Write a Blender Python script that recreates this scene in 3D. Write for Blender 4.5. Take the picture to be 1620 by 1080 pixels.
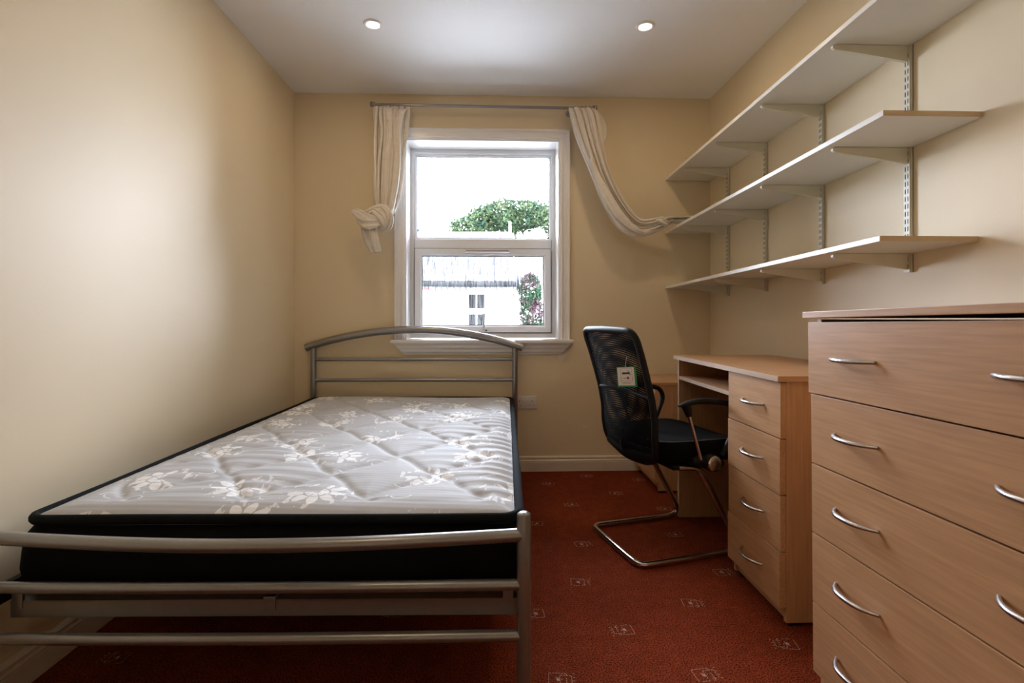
import bpy, bmesh, math, random
import numpy as np
from mathutils import Vector, Matrix
R = math.radians; PI = math.pi
random.seed(7); rng = np.random.default_rng(7)
for o in list(bpy.data.objects): bpy.data.objects.remove(o)
scn = bpy.context.scene; COL = scn.collection

# ------------------------------------------------------------------ camera, sky, exposure
H = 0.965
cam_d = bpy.data.cameras.new('camera'); cam = bpy.data.objects.new('camera', cam_d); COL.objects.link(cam)
cam.location = (0, 0, H); cam.rotation_euler = (R(90), 0, -R(2.015))
cam_d.sensor_width = 36; cam_d.lens = 824/1620*36; cam_d.shift_y = -36/1620
cam_d.clip_start = 0.02; cam_d.clip_end = 400
scn.camera = cam
scn.view_settings.view_transform = 'Standard'; scn.view_settings.look = 'None'
scn.view_settings.gamma = 1; scn.view_settings.use_curve_mapping = False
scn.view_settings.exposure = 0.08
SKY = 36.0
w = bpy.data.worlds.new('world'); scn.world = w; w.use_nodes = True
bg = w.node_tree.nodes['Background']; bg.inputs[0].default_value = (0.85, 0.95, 1.13, 1); bg.inputs[1].default_value = SKY
# portal: only guides the sampling of the sky light through the window opening
pl = bpy.data.lights.new('window_portal', 'AREA'); pl.shape = 'RECTANGLE'; pl.size = 1.0; pl.size_y = 1.26
pl.cycles.is_portal = True
po = bpy.data.objects.new('window_portal', pl); COL.objects.link(po)
po.location = (-0.07, 3.62, 1.47); po.rotation_euler = (R(-90), 0, 0)
LAMP_W = 2.4          # each recessed ceiling lamp
LAMP_COL = (1.0, 0.70, 0.38)

# ------------------------------------------------------------------ materials
def mat(name, col=(.8,.8,.8), rough=.5, metal=0, spec=None, bump=None, noise=None, sheen=0):
    m = bpy.data.materials.new(name); m.use_nodes = True
    nt = m.node_tree; b = nt.nodes['Principled BSDF']
    b.inputs['Base Color'].default_value = (*col, 1); b.inputs['Roughness'].default_value = rough
    b.inputs['Metallic'].default_value = metal
    if spec is not None: b.inputs['Specular IOR Level'].default_value = spec
    if sheen: b.inputs['Sheen Weight'].default_value = sheen
    tc = None
    if bump or noise:
        tc = nt.nodes.new('ShaderNodeTexCoord')
    if bump:
        n = nt.nodes.new('ShaderNodeTexNoise'); n.inputs['Scale'].default_value = bump[0]; n.inputs['Detail'].default_value = 5
        nt.links.new(tc.outputs['Object'], n.inputs['Vector'])
        bp = nt.nodes.new('ShaderNodeBump'); bp.inputs['Strength'].default_value = bump[1]; bp.inputs['Distance'].default_value = bump[2]
        nt.links.new(n.outputs['Fac'], bp.inputs['Height']); nt.links.new(bp.outputs[0], b.inputs['Normal'])
    if noise:
        n = nt.nodes.new('ShaderNodeTexNoise'); n.inputs['Scale'].default_value = noise[0]; n.inputs['Detail'].default_value = 6
        nt.links.new(tc.outputs['Object'], n.inputs['Vector'])
        mp = nt.nodes.new('ShaderNodeMapRange'); mp.inputs[1].default_value = .3; mp.inputs[2].default_value = .7
        mp.inputs[3].default_value = 1-noise[1]; mp.inputs[4].default_value = 1+noise[1]
        nt.links.new(n.outputs['Fac'], mp.inputs[0])
        vm = nt.nodes.new('ShaderNodeVectorMath'); vm.operation = 'SCALE'; vm.inputs[0].default_value = col
        nt.links.new(mp.outputs[0], vm.inputs['Scale']); nt.links.new(vm.outputs[0], b.inputs['Base Color'])
    return m

def wood(name, base, axis, rough=.42):
    m = mat(name, base, rough); nt = m.node_tree; b = nt.nodes['Principled BSDF']
    tc = nt.nodes.new('ShaderNodeTexCoord'); oi = nt.nodes.new('ShaderNodeObjectInfo')
    ad = nt.nodes.new('ShaderNodeVectorMath'); ad.operation = 'MULTIPLY_ADD'
    cb = nt.nodes.new('ShaderNodeCombineXYZ')
    for i in range(3): nt.links.new(oi.outputs['Random'], cb.inputs[i])
    ad.inputs[1].default_value = (7, 5, 9); nt.links.new(cb.outputs[0], ad.inputs[0]); nt.links.new(tc.outputs['Object'], ad.inputs[2])
    def nz(sc, long, det, dist):
        mp = nt.nodes.new('ShaderNodeMapping'); s = [sc]*3; s[axis] = sc*long
        mp.inputs['Scale'].default_value = s; nt.links.new(ad.outputs[0], mp.inputs['Vector'])
        n = nt.nodes.new('ShaderNodeTexNoise'); n.inputs['Scale'].default_value = 1; n.inputs['Detail'].default_value = det
        n.inputs['Distortion'].default_value = dist
        nt.links.new(mp.outputs[0], n.inputs['Vector']); return n
    a = nz(9, .16, 3, .6); c = nz(150, .04, 4, 0)
    # cathedral rings from the broad noise
    mu = nt.nodes.new('ShaderNodeMath'); mu.operation = 'MULTIPLY'; mu.inputs[1].default_value = 38
    sn = nt.nodes.new('ShaderNodeMath'); sn.operation = 'SINE'
    nt.links.new(a.outputs['Fac'], mu.inputs[0]); nt.links.new(mu.outputs[0], sn.inputs[0])
    r1 = nt.nodes.new('ShaderNodeMath'); r1.operation = 'MULTIPLY_ADD'; r1.inputs[1].default_value = .028; r1.inputs[2].default_value = 1
    nt.links.new(sn.outputs[0], r1.inputs[0])
    r2 = nt.nodes.new('ShaderNodeMapRange'); r2.inputs[1].default_value = .3; r2.inputs[2].default_value = .7; r2.inputs[3].default_value = -.11; r2.inputs[4].default_value = .11
    nt.links.new(c.outputs['Fac'], r2.inputs[0])
    sm = nt.nodes.new('ShaderNodeMath'); sm.operation = 'ADD'; nt.links.new(r1.outputs[0], sm.inputs[0]); nt.links.new(r2.outputs[0], sm.inputs[1])
    vm = nt.nodes.new('ShaderNodeVectorMath'); vm.operation = 'SCALE'; vm.inputs[0].default_value = base
    nt.links.new(sm.outputs[0], vm.inputs['Scale']); nt.links.new(vm.outputs[0], b.inputs['Base Color'])
    return m

BEECH = (.56, .315, .155)
M = dict(
    wall=mat('cream_wall_paint', (.79, .665, .455), .52, bump=(260, .10, .002), noise=(2.0, .015)),
    ceiling=mat('white_ceiling_paint', (.90, .895, .885), .52, bump=(120, .08, .002)),
    gloss=mat('white_gloss_trim', (.88, .87, .86), .28),
    skirt=mat('cream_gloss_skirting', (.78, .70, .58), .3),
    upvc=mat('white_upvc', (.86, .87, .88), .25),
    gasket=mat('dark_gasket', (.03, .03, .03), .6),
    metal=mat('satin_silver_paint', (.33, .335, .34), .32, metal=.8, noise=(60, .03)),
    chrome=mat('chrome', (.62, .62, .63), .12, metal=1),
    nickel=mat('brushed_nickel', (.60, .60, .61), .25, metal=1),
    pole=mat('dark_steel', (.36, .355, .35), .28, metal=.9),
    black=mat('black_ticking', (.004, .004, .0045), .9, spec=.15, bump=(500, .3, .001)),
    piping=mat('charcoal_piping', (.010, .012, .014), .9, spec=.1, bump=(400, .5, .002)),
    plastic=mat('black_plastic', (.006, .006, .0065), .5, spec=.3),
    seatfab=mat('black_seat_fabric', (.005, .005, .0055), .95, spec=.12, bump=(700, .4, .001)),
    thread=mat('grey_thread', (.20, .20, .21), .7),
    cloth=mat('cream_curtain_cloth', (.76, .71, .63), .95, bump=(38, .7, .010), noise=(20, .05)),
    melamine=mat('white_melamine', (.78, .76, .70), .35),
    shelfedge=mat('beige_shelf_end', (.58, .44, .28), .45),
    bracket=mat('cream_powder_coat', (.72, .69, .56), .4),
    slot=mat('slot_shadow', (.03, .03, .03), .8),
    woodY=wood('beech_laminate_lengthwise', BEECH, 1), woodZ=wood('beech_laminate_upright', BEECH, 2), woodX=wood('beech_laminate_crosswise', BEECH, 0),
    edge=mat('pale_beech_edging', (.56, .40, .28), .45),
    slat=wood('birch_slat', (.45, .33, .2), 0),
    socket=mat('white_socket_plastic', (.78, .76, .74), .3),
    green=mat('green_card', (.01, .22, .07), .5), card=mat('white_card', (.75, .72, .68), .5),
    ink=mat('black_print', (.01, .01, .01), .5), red=mat('red_print', (.35, .03, .04), .5), greyink=mat('grey_print', (.3, .25, .25), .5),
    paintchip=mat('bare_plaster_patch', (.86, .80, .70), .9),
    tuft=mat('cream_tuft', (.60, .42, .28), .95),
    render=mat('white_render', (.80, .80, .80), .9, noise=(3, .04)),
    roof=mat('pale_weathered_tiles', (.10, .098, .098), .9, spec=.05, noise=(4, .25)),
    gutter=mat('gutter', (.02, .02, .02), .9, spec=.05), extglass=mat('far_window_glass', (.02, .02, .02), .9, spec=.05),
    bark=mat('bark', (.10, .075, .05), .9), ground=mat('garden_paving', (.45, .45, .43), .9, noise=(1, .2)),
)

def em(name, col, st):
    m = bpy.data.materials.new(name); m.use_nodes = True; nt = m.node_tree
    nt.nodes.remove(nt.nodes['Principled BSDF']); e = nt.nodes.new('ShaderNodeEmission')
    e.inputs[0].default_value = (*col, 1); e.inputs[1].default_value = st
    nt.links.new(e.outputs[0], nt.nodes['Material Output'].inputs[0]); return m
M['lamp'] = em('lit_lamp', (1, .93, .82), 12)

def carpet():
    m = mat('rust_red_carpet', (.2, .05, .02), 1.0, spec=.02); nt = m.node_tree; b = nt.nodes['Principled BSDF']
    tc = nt.nodes.new('ShaderNodeTexCoord')
    def n(s, d=4):
        q = nt.nodes.new('ShaderNodeTexNoise'); q.inputs['Scale'].default_value = s; q.inputs['Detail'].default_value = d; nt.links.new(tc.outputs['Object'], q.inputs['Vector']); return q
    a, f, g = n(2.2), n(240, 2), n(24, 3)
    def mr(x, lo, hi):
        q = nt.nodes.new('ShaderNodeMapRange'); q.inputs[1].default_value = .3; q.inputs[2].default_value = .7; q.inputs[3].default_value = lo; q.inputs[4].default_value = hi
        nt.links.new(x.outputs['Fac'], q.inputs[0]); return q
    def mul(x, y):
        q = nt.nodes.new('ShaderNodeMath'); q.operation = 'MULTIPLY'; nt.links.new(x.outputs[0], q.inputs[0]); nt.links.new(y.outputs[0], q.inputs[1]); return q
    s = mul(mul(mr(a, .85, 1.15), mr(f, .1, 1.9)), mr(g, .88, 1.12))
    vm = nt.nodes.new('ShaderNodeVectorMath'); vm.operation = 'SCALE'; vm.inputs[0].default_value = (.21, .040, .016)
    nt.links.new(s.outputs[0], vm.inputs['Scale']); nt.links.new(vm.outputs[0], b.inputs['Base Color'])
    bp = nt.nodes.new('ShaderNodeBump'); bp.inputs['Strength'].default_value = .9; bp.inputs['Distance'].default_value = .006
    nt.links.new(f.outputs['Fac'], bp.inputs['Height']); nt.links.new(bp.outputs[0], b.inputs['Normal'])
    return m
M['carpet'] = carpet()

def leafmat(name, c1, c2):
    m = mat(name, c1, .9, spec=.05); nt = m.node_tree; b = nt.nodes['Principled BSDF']
    tc = nt.nodes.new('ShaderNodeTexCoord'); n = nt.nodes.new('ShaderNodeTexNoise'); n.inputs['Scale'].default_value = 3.0; n.inputs['Detail'].default_value = 6
    nt.links.new(tc.outputs['Object'], n.inputs['Vector'])
    r = nt.nodes.new('ShaderNodeValToRGB'); r.color_ramp.elements[0].position = .35; r.color_ramp.elements[1].position = .65
    r.color_ramp.elements[0].color = (*c1, 1); r.color_ramp.elements[1].color = (*c2, 1)
    nt.links.new(n.outputs['Fac'], r.inputs[0]); nt.links.new(r.outputs[0], b.inputs['Base Color'])
    return m
M['leaf'] = leafmat('tree_leaves', (.009, .022, .014), (.036, .048, .020))
M['leafdark'] = leafmat('climber_leaves', (.008, .03, .012), (.05, .018, .03))

def glass(name, streak):
    m = bpy.data.materials.new(name); m.use_nodes = True; nt = m.node_tree; nt.nodes.remove(nt.nodes['Principled BSDF'])
    out = nt.nodes['Material Output']; tr = nt.nodes.new('ShaderNodeBsdfTransparent'); gl = nt.nodes.new('ShaderNodeBsdfGlossy'); gl.inputs['Roughness'].default_value = .03
    fr = nt.nodes.new('ShaderNodeFresnel'); fr.inputs['IOR'].default_value = 1.45
    mx = nt.nodes.new('ShaderNodeMixShader'); nt.links.new(fr.outputs[0], mx.inputs[0]); nt.links.new(tr.outputs[0], mx.inputs[1]); nt.links.new(gl.outputs[0], mx.inputs[2])
    last = mx
    if streak:   # condensation runs: vertical streaks of droplets scattering the daylight
        tc = nt.nodes.new('ShaderNodeTexCoord'); mp = nt.nodes.new('ShaderNodeMapping'); mp.inputs['Scale'].default_value = (150, 1, 14)
        nt.links.new(tc.outputs['Object'], mp.inputs['Vector'])
        n = nt.nodes.new('ShaderNodeTexNoise'); n.inputs['Scale'].default_value = 1; n.inputs['Detail'].default_value = 4; n.inputs['Distortion'].default_value = .6
        nt.links.new(mp.outputs[0], n.inputs['Vector'])
        r = nt.nodes.new('ShaderNodeMapRange'); r.inputs[1].default_value = .42; r.inputs[2].default_value = .62; r.inputs[3].default_value = .05; r.inputs[4].default_value = .72
        nt.links.new(n.outputs['Fac'], r.inputs[0])
        r.inputs[3].default_value = 1.0; r.inputs[4].default_value = .62
        cc = nt.nodes.new('ShaderNodeCombineColor')
        for i in range(3): nt.links.new(r.outputs[0], cc.inputs[i])
        nt.links.new(cc.outputs[0], tr.inputs[0])
    nt.links.new(last.outputs[0], out.inputs[0]); return m
M['glass'] = glass('clear_glass', False); M['wetglass'] = glass('condensation_glass', True)

def netting(name, pitch):
    m = bpy.data.materials.new(name); m.use_nodes = True; nt = m.node_tree; b = nt.nodes['Principled BSDF']
    b.inputs['Base Color'].default_value = (.005, .005, .0055, 1); b.inputs['Roughness'].default_value = .8; b.inputs['Specular IOR Level'].default_value = .1
    uv = nt.nodes.new('ShaderNodeUVMap'); sp = nt.nodes.new('ShaderNodeSeparateXYZ'); nt.links.new(uv.outputs[0], sp.inputs[0])
    def wv(o, p):
        a = nt.nodes.new('ShaderNodeMath'); a.operation = 'MULTIPLY'; a.inputs[1].default_value = 2*PI/p; nt.links.new(sp.outputs[o], a.inputs[0])
        s = nt.nodes.new('ShaderNodeMath'); s.operation = 'COSINE'; nt.links.new(a.outputs[0], s.inputs[0]); return s
    a, c = wv(0, pitch), wv(1, pitch*1.5)
    ad = nt.nodes.new('ShaderNodeMath'); ad.operation = 'ADD'; nt.links.new(a.outputs[0], ad.inputs[0]); nt.links.new(c.outputs[0], ad.inputs[1])
    g = nt.nodes.new('ShaderNodeMath'); g.operation = 'GREATER_THAN'; g.inputs[1].default_value = .62; nt.links.new(ad.outputs[0], g.inputs[0])
    tr = nt.nodes.new('ShaderNodeBsdfTransparent'); mx = nt.nodes.new('ShaderNodeMixShader')
    nt.links.new(g.outputs[0], mx.inputs[0]); nt.links.new(b.outputs[0], mx.inputs[1]); nt.links.new(tr.outputs[0], mx.inputs[2])
    nt.links.new(mx.outputs[0], nt.nodes['Material Output'].inputs[0]); return m
M['net1'] = netting('black_netting_outer', .0060); M['net2'] = netting('black_netting_inner', .0066)

def damask():
    m = mat('pale_grey_damask', (.50, .51, .53), .7, spec=.25); nt = m.node_tree; b = nt.nodes['Principled BSDF']; L = nt.links
    tc = nt.nodes.new('ShaderNodeTexCoord')
    def mth(op, a, b_=None, c=None):
        q = nt.nodes.new('ShaderNodeMath'); q.operation = op
        for i, v in enumerate((a, b_, c)):
            if v is None: continue
            if isinstance(v, (int, float)): q.inputs[i].default_value = v
            else: L.new(v, q.inputs[i])
        return q.outputs[0]
    def local(scale, rnd, off):
        mp = nt.nodes.new('ShaderNodeMapping'); mp.inputs['Scale'].default_value = (scale, scale, 0); mp.inputs['Location'].default_value = off
        L.new(tc.outputs['Object'], mp.inputs['Vector'])
        v = nt.nodes.new('ShaderNodeTexVoronoi'); v.voronoi_dimensions = '2D'; v.inputs['Scale'].default_value = 1; v.inputs['Randomness'].default_value = rnd
        L.new(mp.outputs[0], v.inputs['Vector'])
        sb = nt.nodes.new('ShaderNodeVectorMath'); sb.operation = 'SUBTRACT'; L.new(mp.outputs[0], sb.inputs[0]); L.new(v.outputs['Position'], sb.inputs[1])
        sp = nt.nodes.new('ShaderNodeSeparateXYZ'); L.new(sb.outputs[0], sp.inputs[0])
        sc = nt.nodes.new('ShaderNodeSeparateColor'); L.new(v.outputs['Color'], sc.inputs[0])
        return sp.outputs[0], sp.outputs[1], sc.outputs[0]
    def band(x, lo, hi):
        return mth('MULTIPLY', mth('GREATER_THAN', x, lo), mth('LESS_THAN', x, hi))
    # blossoms: two ring layers of petals, with dark veins between them
    x, y, rnd = local(3.6, .75, (.2, .4, 0))
    r = mth('SQRT', mth('ADD', mth('MULTIPLY', x, x), mth('MULTIPLY', y, y)))
    th = mth('ADD', mth('ARCTAN2', y, x), mth('MULTIPLY', rnd, 6.0))
    pet = mth('ABSOLUTE', mth('SINE', mth('MULTIPLY', th, 4.5)))
    rad = mth('MULTIPLY_ADD', pet, .13, .14)
    inside = mth('LESS_THAN', r, rad)
    vein = mth('GREATER_THAN', pet, .22)
    ring = mth('GREATER_THAN', mth('ABSOLUTE', mth('SUBTRACT', r, .12)), .010)
    eye = mth('GREATER_THAN', r, .03)
    flower = mth('MULTIPLY', mth('MULTIPLY', inside, vein), mth('MULTIPLY', ring, eye))
    half = mth('GREATER_THAN', mth('SINE', mth('ADD', th, .6)), -.55)
    flower = mth('MULTIPLY', flower, half)
    # streaky sprigs trailing off the blossoms
    mp = nt.nodes.new('ShaderNodeMapping'); mp.inputs['Scale'].default_value = (55, 22, 0); mp.inputs['Rotation'].default_value = (0, 0, .5); L.new(tc.outputs['Object'], mp.inputs['Vector'])
    nz = nt.nodes.new('ShaderNodeTexNoise'); nz.noise_dimensions = '2D'; nz.inputs['Scale'].default_value = 1; nz.inputs['Detail'].default_value = 2; L.new(mp.outputs[0], nz.inputs['Vector'])
    sprig = mth('MULTIPLY', mth('GREATER_THAN', nz.outputs['Fac'], .60), band(r, .2, .34))
    # curls
    x2, y2, rn2 = local(5.0, .9, (3.1, 1.7, 0))
    r2 = mth('SQRT', mth('ADD', mth('MULTIPLY', x2, x2), mth('MULTIPLY', mth('MULTIPLY', y2, y2), 2.2)))
    th2 = mth('ADD', mth('ARCTAN2', y2, x2), mth('MULTIPLY', rn2, 6.0))
    curl = mth('MULTIPLY', band(mth('SUBTRACT', r2, mth('MULTIPLY', th2, .012)), .10, .122), mth('GREATER_THAN', mth('SINE', th2), -.2))
    curl = mth('MULTIPLY', curl, mth('GREATER_THAN', r, .32))
    pat = mth('MINIMUM', mth('ADD', mth('ADD', flower, mth('MULTIPLY', sprig, .8)), curl), 1)
    mix = nt.nodes.new('ShaderNodeMix'); mix.data_type = 'RGBA'
    mix.inputs[6].default_value = (.52, .525, .535, 1); mix.inputs[7].default_value = (.90, .90, .90, 1)
    L.new(pat, mix.inputs[0]); L.new(mix.outputs[2], b.inputs['Base Color'])
    return m
M['damask'] = damask()

# ------------------------------------------------------------------ builders
def new_obj(name, me, m, parent=None):
    o = bpy.data.objects.new(name, me); COL.objects.link(o)
    if m is not None:
        for q in (m if isinstance(m, (list, tuple)) else [m]): me.materials.append(M[q] if isinstance(q, str) else q)
    if parent is not None: o.parent = parent
    return o
def obj(name, bm, m, parent=None, smooth=False, recalc=True):
    if recalc: bmesh.ops.recalc_face_normals(bm, faces=bm.faces)
    me = bpy.data.meshes.new(name); bm.to_mesh(me); bm.free()
    if smooth:
        for p in me.polygons: p.use_smooth = True
        try: me.set_sharp_from_angle(angle=R(40))
        except Exception: pass
    return new_obj(name, me, m, parent)
def thing(name, label, cat, loc=(0,0,0), rz=0, group=None):
    o = bpy.data.objects.new(name, None); COL.objects.link(o); o.empty_display_size = .1
    o.location = loc; o.rotation_euler = (0, 0, rz); o['label'] = label; o['category'] = cat
    if group: o['group'] = group
    return o
def tag(o, label, cat, group=None):
    o['label'] = label; o['category'] = cat
    if group: o['group'] = group
    return o
def struct(o): o['kind'] = 'structure'; return o
def box(bm, x0, x1, y0, y1, z0, z1, bev=0, seg=2):
    b2 = bmesh.new()
    v = [b2.verts.new((x, y, z)) for x in (x0, x1) for y in (y0, y1) for z in (z0, z1)]
    for f in ((0,1,3,2),(4,6,7,5),(0,4,5,1),(2,3,7,6),(0,2,6,4),(1,5,7,3)): b2.faces.new([v[i] for i in f])
    if bev: bmesh.ops.bevel(b2, geom=list(b2.edges), offset=bev, segments=seg, affect='EDGES', profile=.6)
    me = bpy.data.meshes.new('t'); b2.to_mesh(me); b2.free(); bm.from_mesh(me); bpy.data.meshes.remove(me)
    return bm
def B(*a, **k): return box(bmesh.new(), *a, **k)
def catmull(P, n):
    P = np.array(P, float); Q = np.vstack([2*P[0]-P[1], P, 2*P[-1]-P[-2]]); out = []
    for i in range(1, len(Q)-2):
        for k in range(n):
            t = k/n; out.append(.5*((2*Q[i])+(-Q[i-1]+Q[i+1])*t+(2*Q[i-1]-5*Q[i]+4*Q[i+1]-Q[i+2])*t*t+(-Q[i-1]+3*Q[i]-3*Q[i+1]+Q[i+2])*t**3))
    out.append(P[-1]); return np.array(out)
def tube(bm, pts, r, seg=12, cap=True, flat=1.0, up=None):
    pts = [Vector(p) for p in pts]; n = len(pts); rings = []
    rr = r if hasattr(r, '__len__') else [r]*n
    t0 = (pts[1]-pts[0]).normalized()
    u = Vector(up) if up else (Vector((0,0,1)) if abs(t0.z) < .9 else Vector((1,0,0)))
    for i, p in enumerate(pts):
        t = (pts[min(i+1, n-1)]-pts[max(i-1, 0)]).normalized()
        u = (u - t*u.dot(t)).normalized(); s = t.cross(u)
        rings.append([bm.verts.new(p + u*(rr[i]*flat*math.cos(2*PI*k/seg)) + s*(rr[i]*math.sin(2*PI*k/seg))) for k in range(seg)])
    for a, b in zip(rings, rings[1:]):
        for k in range(seg): bm.faces.new((a[k], a[(k+1) % seg], b[(k+1) % seg], b[k]))
    if cap: bm.faces.new(rings[0][::-1]); bm.faces.new(rings[-1])
    return bm
def T(*a, **k): return tube(bmesh.new(), *a, **k)
def lathe(prof, axis='z', seg=28, at=(0,0,0)):
    bm = bmesh.new(); rings = []
    for r, h in prof:
        ring = []
        for k in range(seg):
            a = 2*PI*k/seg; c, s = r*math.cos(a), r*math.sin(a)
            p = {'z': (c, s, h), 'x': (h, c, s), 'y': (c, h, s)}[axis]
            ring.append(bm.verts.new(Vector(p)+Vector(at)))
        rings.append(ring)
    for a, b in zip(rings, rings[1:]):
        for k in range(seg): bm.faces.new((a[k], a[(k+1) % seg], b[(k+1) % seg], b[k]))
    bm.faces.new(rings[0][::-1]); bm.faces.new(rings[-1]); return bm
def strip_profile(bm, prof, path):
    """extrude a closed profile: path = list of functions mapping profile point to 3d"""
    rings = [[bm.verts.new(f(p)) for p in prof] for f in path]
    n = len(prof)
    for a, b in zip(rings, rings[1:]):
        for k in range(n): bm.faces.new((a[k], a[(k+1) % n], b[(k+1) % n], b[k]))
    bm.faces.new(rings[0][::-1]); bm.faces.new(rings[-1]); return bm
def frame(prof, x0, x1, z0, z1, closed=True):
    """mitred frame; prof = closed list of (inset, y)"""
    bm = bmesh.new()
    cs = [lambda p: (x0+p[0], p[1], z0+(p[0] if closed else 0)), lambda p: (x0+p[0], p[1], z1-p[0]), lambda p: (x1-p[0], p[1], z1-p[0]), lambda p: (x1-p[0], p[1], z0+(p[0] if closed else 0))]
    rings = [[bm.verts.new(f(p)) for p in prof] for f in cs]; n = len(prof)
    pairs = [(0,1),(1,2),(2,3)] + ([(3,0)] if closed else [])
    for i, j in pairs:
        a, b = rings[i], rings[j]
        for k in range(n): bm.faces.new((a[k], a[(k+1) % n], b[(k+1) % n], b[k]))
    if not closed: bm.faces.new(rings[0][::-1]); bm.faces.new(rings[3])
    return bm

# ------------------------------------------------------------------ room shell
XL, XR, YF, YB, ZC = -1.243, 1.390, 3.30, -0.95, 2.377
RX0, RX1, RZ0, RZ1 = -0.561, 0.422, 0.834, 2.100       # window opening
struct(obj('floor', B(XL-.1, XR+.1, YB-.1, YF, -.1, 0), 'carpet'))
struct(obj('ceiling', B(XL-.1, XR+.1, YB-.1, YF+.02, ZC, ZC+.1), 'ceiling'))
struct(obj('wall_left', B(XL-.1, XL, YB, YF+.3, 0, ZC), 'wall'))
struct(obj('wall_right', B(XR, XR+.1, YB, YF+.3, 0, ZC), 'wall'))
struct(obj('wall_front', B(XL-.1, XR+.1, YB-.1, YB, 0, ZC), 'wall'))
bm = B(XL, RX0, YF, YF+.3, 0, ZC); box(bm, RX1, XR, YF, YF+.3, 0, ZC); box(bm, RX0, RX1, YF, YF+.3, 0, RZ0-.03); box(bm, RX0, RX1, YF, YF+.3, RZ1, ZC)
wb = struct(obj('wall_back', bm, 'wall'))
bm = bmesh.new(); v = [bm.verts.new(p) for p in ((.405, YF-.0012, .735), (.425, YF-.0012, .690), (.452, YF-.0012, .715), (.478, YF-.0012, .748), (.45, YF-.0012, .738))]; bm.faces.new(v)
obj('bare_patch', bm, 'paintchip', wb)
bm = bmesh.new(); v = [bm.verts.new(p) for p in ((.56, YF-.0012, .285), (.585, YF-.0012, .27), (.59, YF-.0012, .276), (.57, YF-.0012, .29))]; bm.faces.new(v)
obj('bare_patch', bm, 'paintchip', wb)
# skirting: torus-type profile (out, z)
SK = [(0,0),(.018,0),(.018,.058),(.0155,.061),(.018,.064),(.018,.068),(.012,.074),(.012,.080),(.015,.084),(.012,.092),(.004,.094),(0,.094)]
def skirting(name, a, b, out, z0=0, parent=None):
    a, b, out = Vector(a), Vector(b), Vector(out); bm = bmesh.new()
    strip_profile(bm, SK, [lambda p: a+out*p[0]+Vector((0,0,p[1]+z0)), lambda p: b+out*p[0]+Vector((0,0,p[1]+z0))])
    o = obj(name, bm, 'skirt', parent); 
    if parent is None: struct(o)
    return o
skirting('baseboard_back', (XL, YF, 0), (XR, YF, 0), (0, -1, 0))
skirting('baseboard_left', (XL, YB, 0), (XL, YF-.018, 0), (1, 0, 0))
skirting('baseboard_right', (XR, YB, 0), (XR, YF-.018, 0), (-1, 0, 0))

# woven motifs of the carpet: dashed square, inner square, star in the middle
def motif_mesh():
    bm = bmesh.new(); rr = random.Random(3)
    def dash(x, y, a, l=.0055, wd=.0016):
        c, s = math.cos(a), math.sin(a); v = []
        for i, j in ((-1,-1),(1,-1),(1,1),(-1,1)):
            v.append(bm.verts.new((x+i*l/2*c-j*wd/2*s, y+i*l/2*s+j*wd/2*c, .0012)))
        bm.faces.new(v)
    def square(cx, cy, h, n, skip=0):
        for k in range(n):
            t = -h+2*h*(k+.5)/n
            for (x, y, a) in ((t, -h, 0), (t, h, 0), (-h, t, PI/2), (h, t, PI/2)):
                if rr.random() > skip: dash(cx+x, cy+y, a)
    square(.010, 0, .024, 6, .08); square(-.012, 0, .016, 4, .1)
    for k in range(4): dash(-.034, -.024+.014*k, 0)
    for k in range(16): dash(.008+rr.gauss(0, .0026), rr.gauss(0, .0026), rr.random()*PI)
    me = bpy.data.meshes.new('carpet_motif'); bm.to_mesh(me); bm.free(); me.materials.append(M['tuft']); return me
MM = motif_mesh(); floor_o = bpy.data.objects['floor']
spots = [(.32,3.037),(.573,3.175),(.676,2.856),(.4,2.692),(.196,2.449),(.383,2.218),(.317,1.897),(.805,2.302),(.863,2.617),(.875,1.953),(.675,1.744),(.397,1.601),
         (.862,1.516),(.577,1.392),(.181,1.387),(.13,1.699),(-1.078,1.522),(.87,3.09),(-.53,1.36),(-.33,1.72),(-.8,1.75),(-.62,2.05),(-1.02,2.1),(-.2,2.1),(-.45,2.4),
         (-.85,2.45),(-.1,2.75),(-.62,2.85),(-1.0,2.9),(-.25,1.35),(.02,3.1),(1.15,2.15),(1.12,2.4),(.62,1.1),(.3,1.05),(.1,.8),(.5,.7),(-.4,.9),(-.8,1.05),(-.1,.5),(.3,.4),(-.7,.5)]
for k, (x, y) in enumerate(spots):
    o = bpy.data.objects.new('carpet_motif', MM); COL.objects.link(o); o.parent = floor_o; o.location = (x, y, 0); o.rotation_euler = (0, 0, [-.12, .1, PI-.1, PI+.12][(k*7) % 4])

# ------------------------------------------------------------------ window
win = bpy.data.objects.new('window_1', None); COL.objects.link(win); win['kind'] = 'structure'
# lining of the reveal
bm = B(RX0, RX0+.012, YF-.005, 3.47, RZ0-.03, RZ1); box(bm, RX1-.012, RX1, YF-.005, 3.47, RZ0-.03, RZ1); box(bm, RX0, RX1, YF-.005, 3.47, RZ1-.012, RZ1)
obj('reveal_lining', bm, 'gloss', win)
# moulded casing round the opening: (inset from outer edge, y)
CW = .067
CP = [(0, YF), (0, YF-.022), (.005, YF-.026), (.012, YF-.024), (.020, YF-.016), (.032, YF-.014), (.045, YF-.014), (.047, YF-.020), (.053, YF-.020), (.055, YF-.012), (.062, YF-.012), (CW, YF-.008), (CW, YF)]
obj('casing', frame(CP, RX0-CW+.006, RX1+CW-.006, RZ0, RZ1+CW-.006, closed=False), 'gloss', win)
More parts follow.
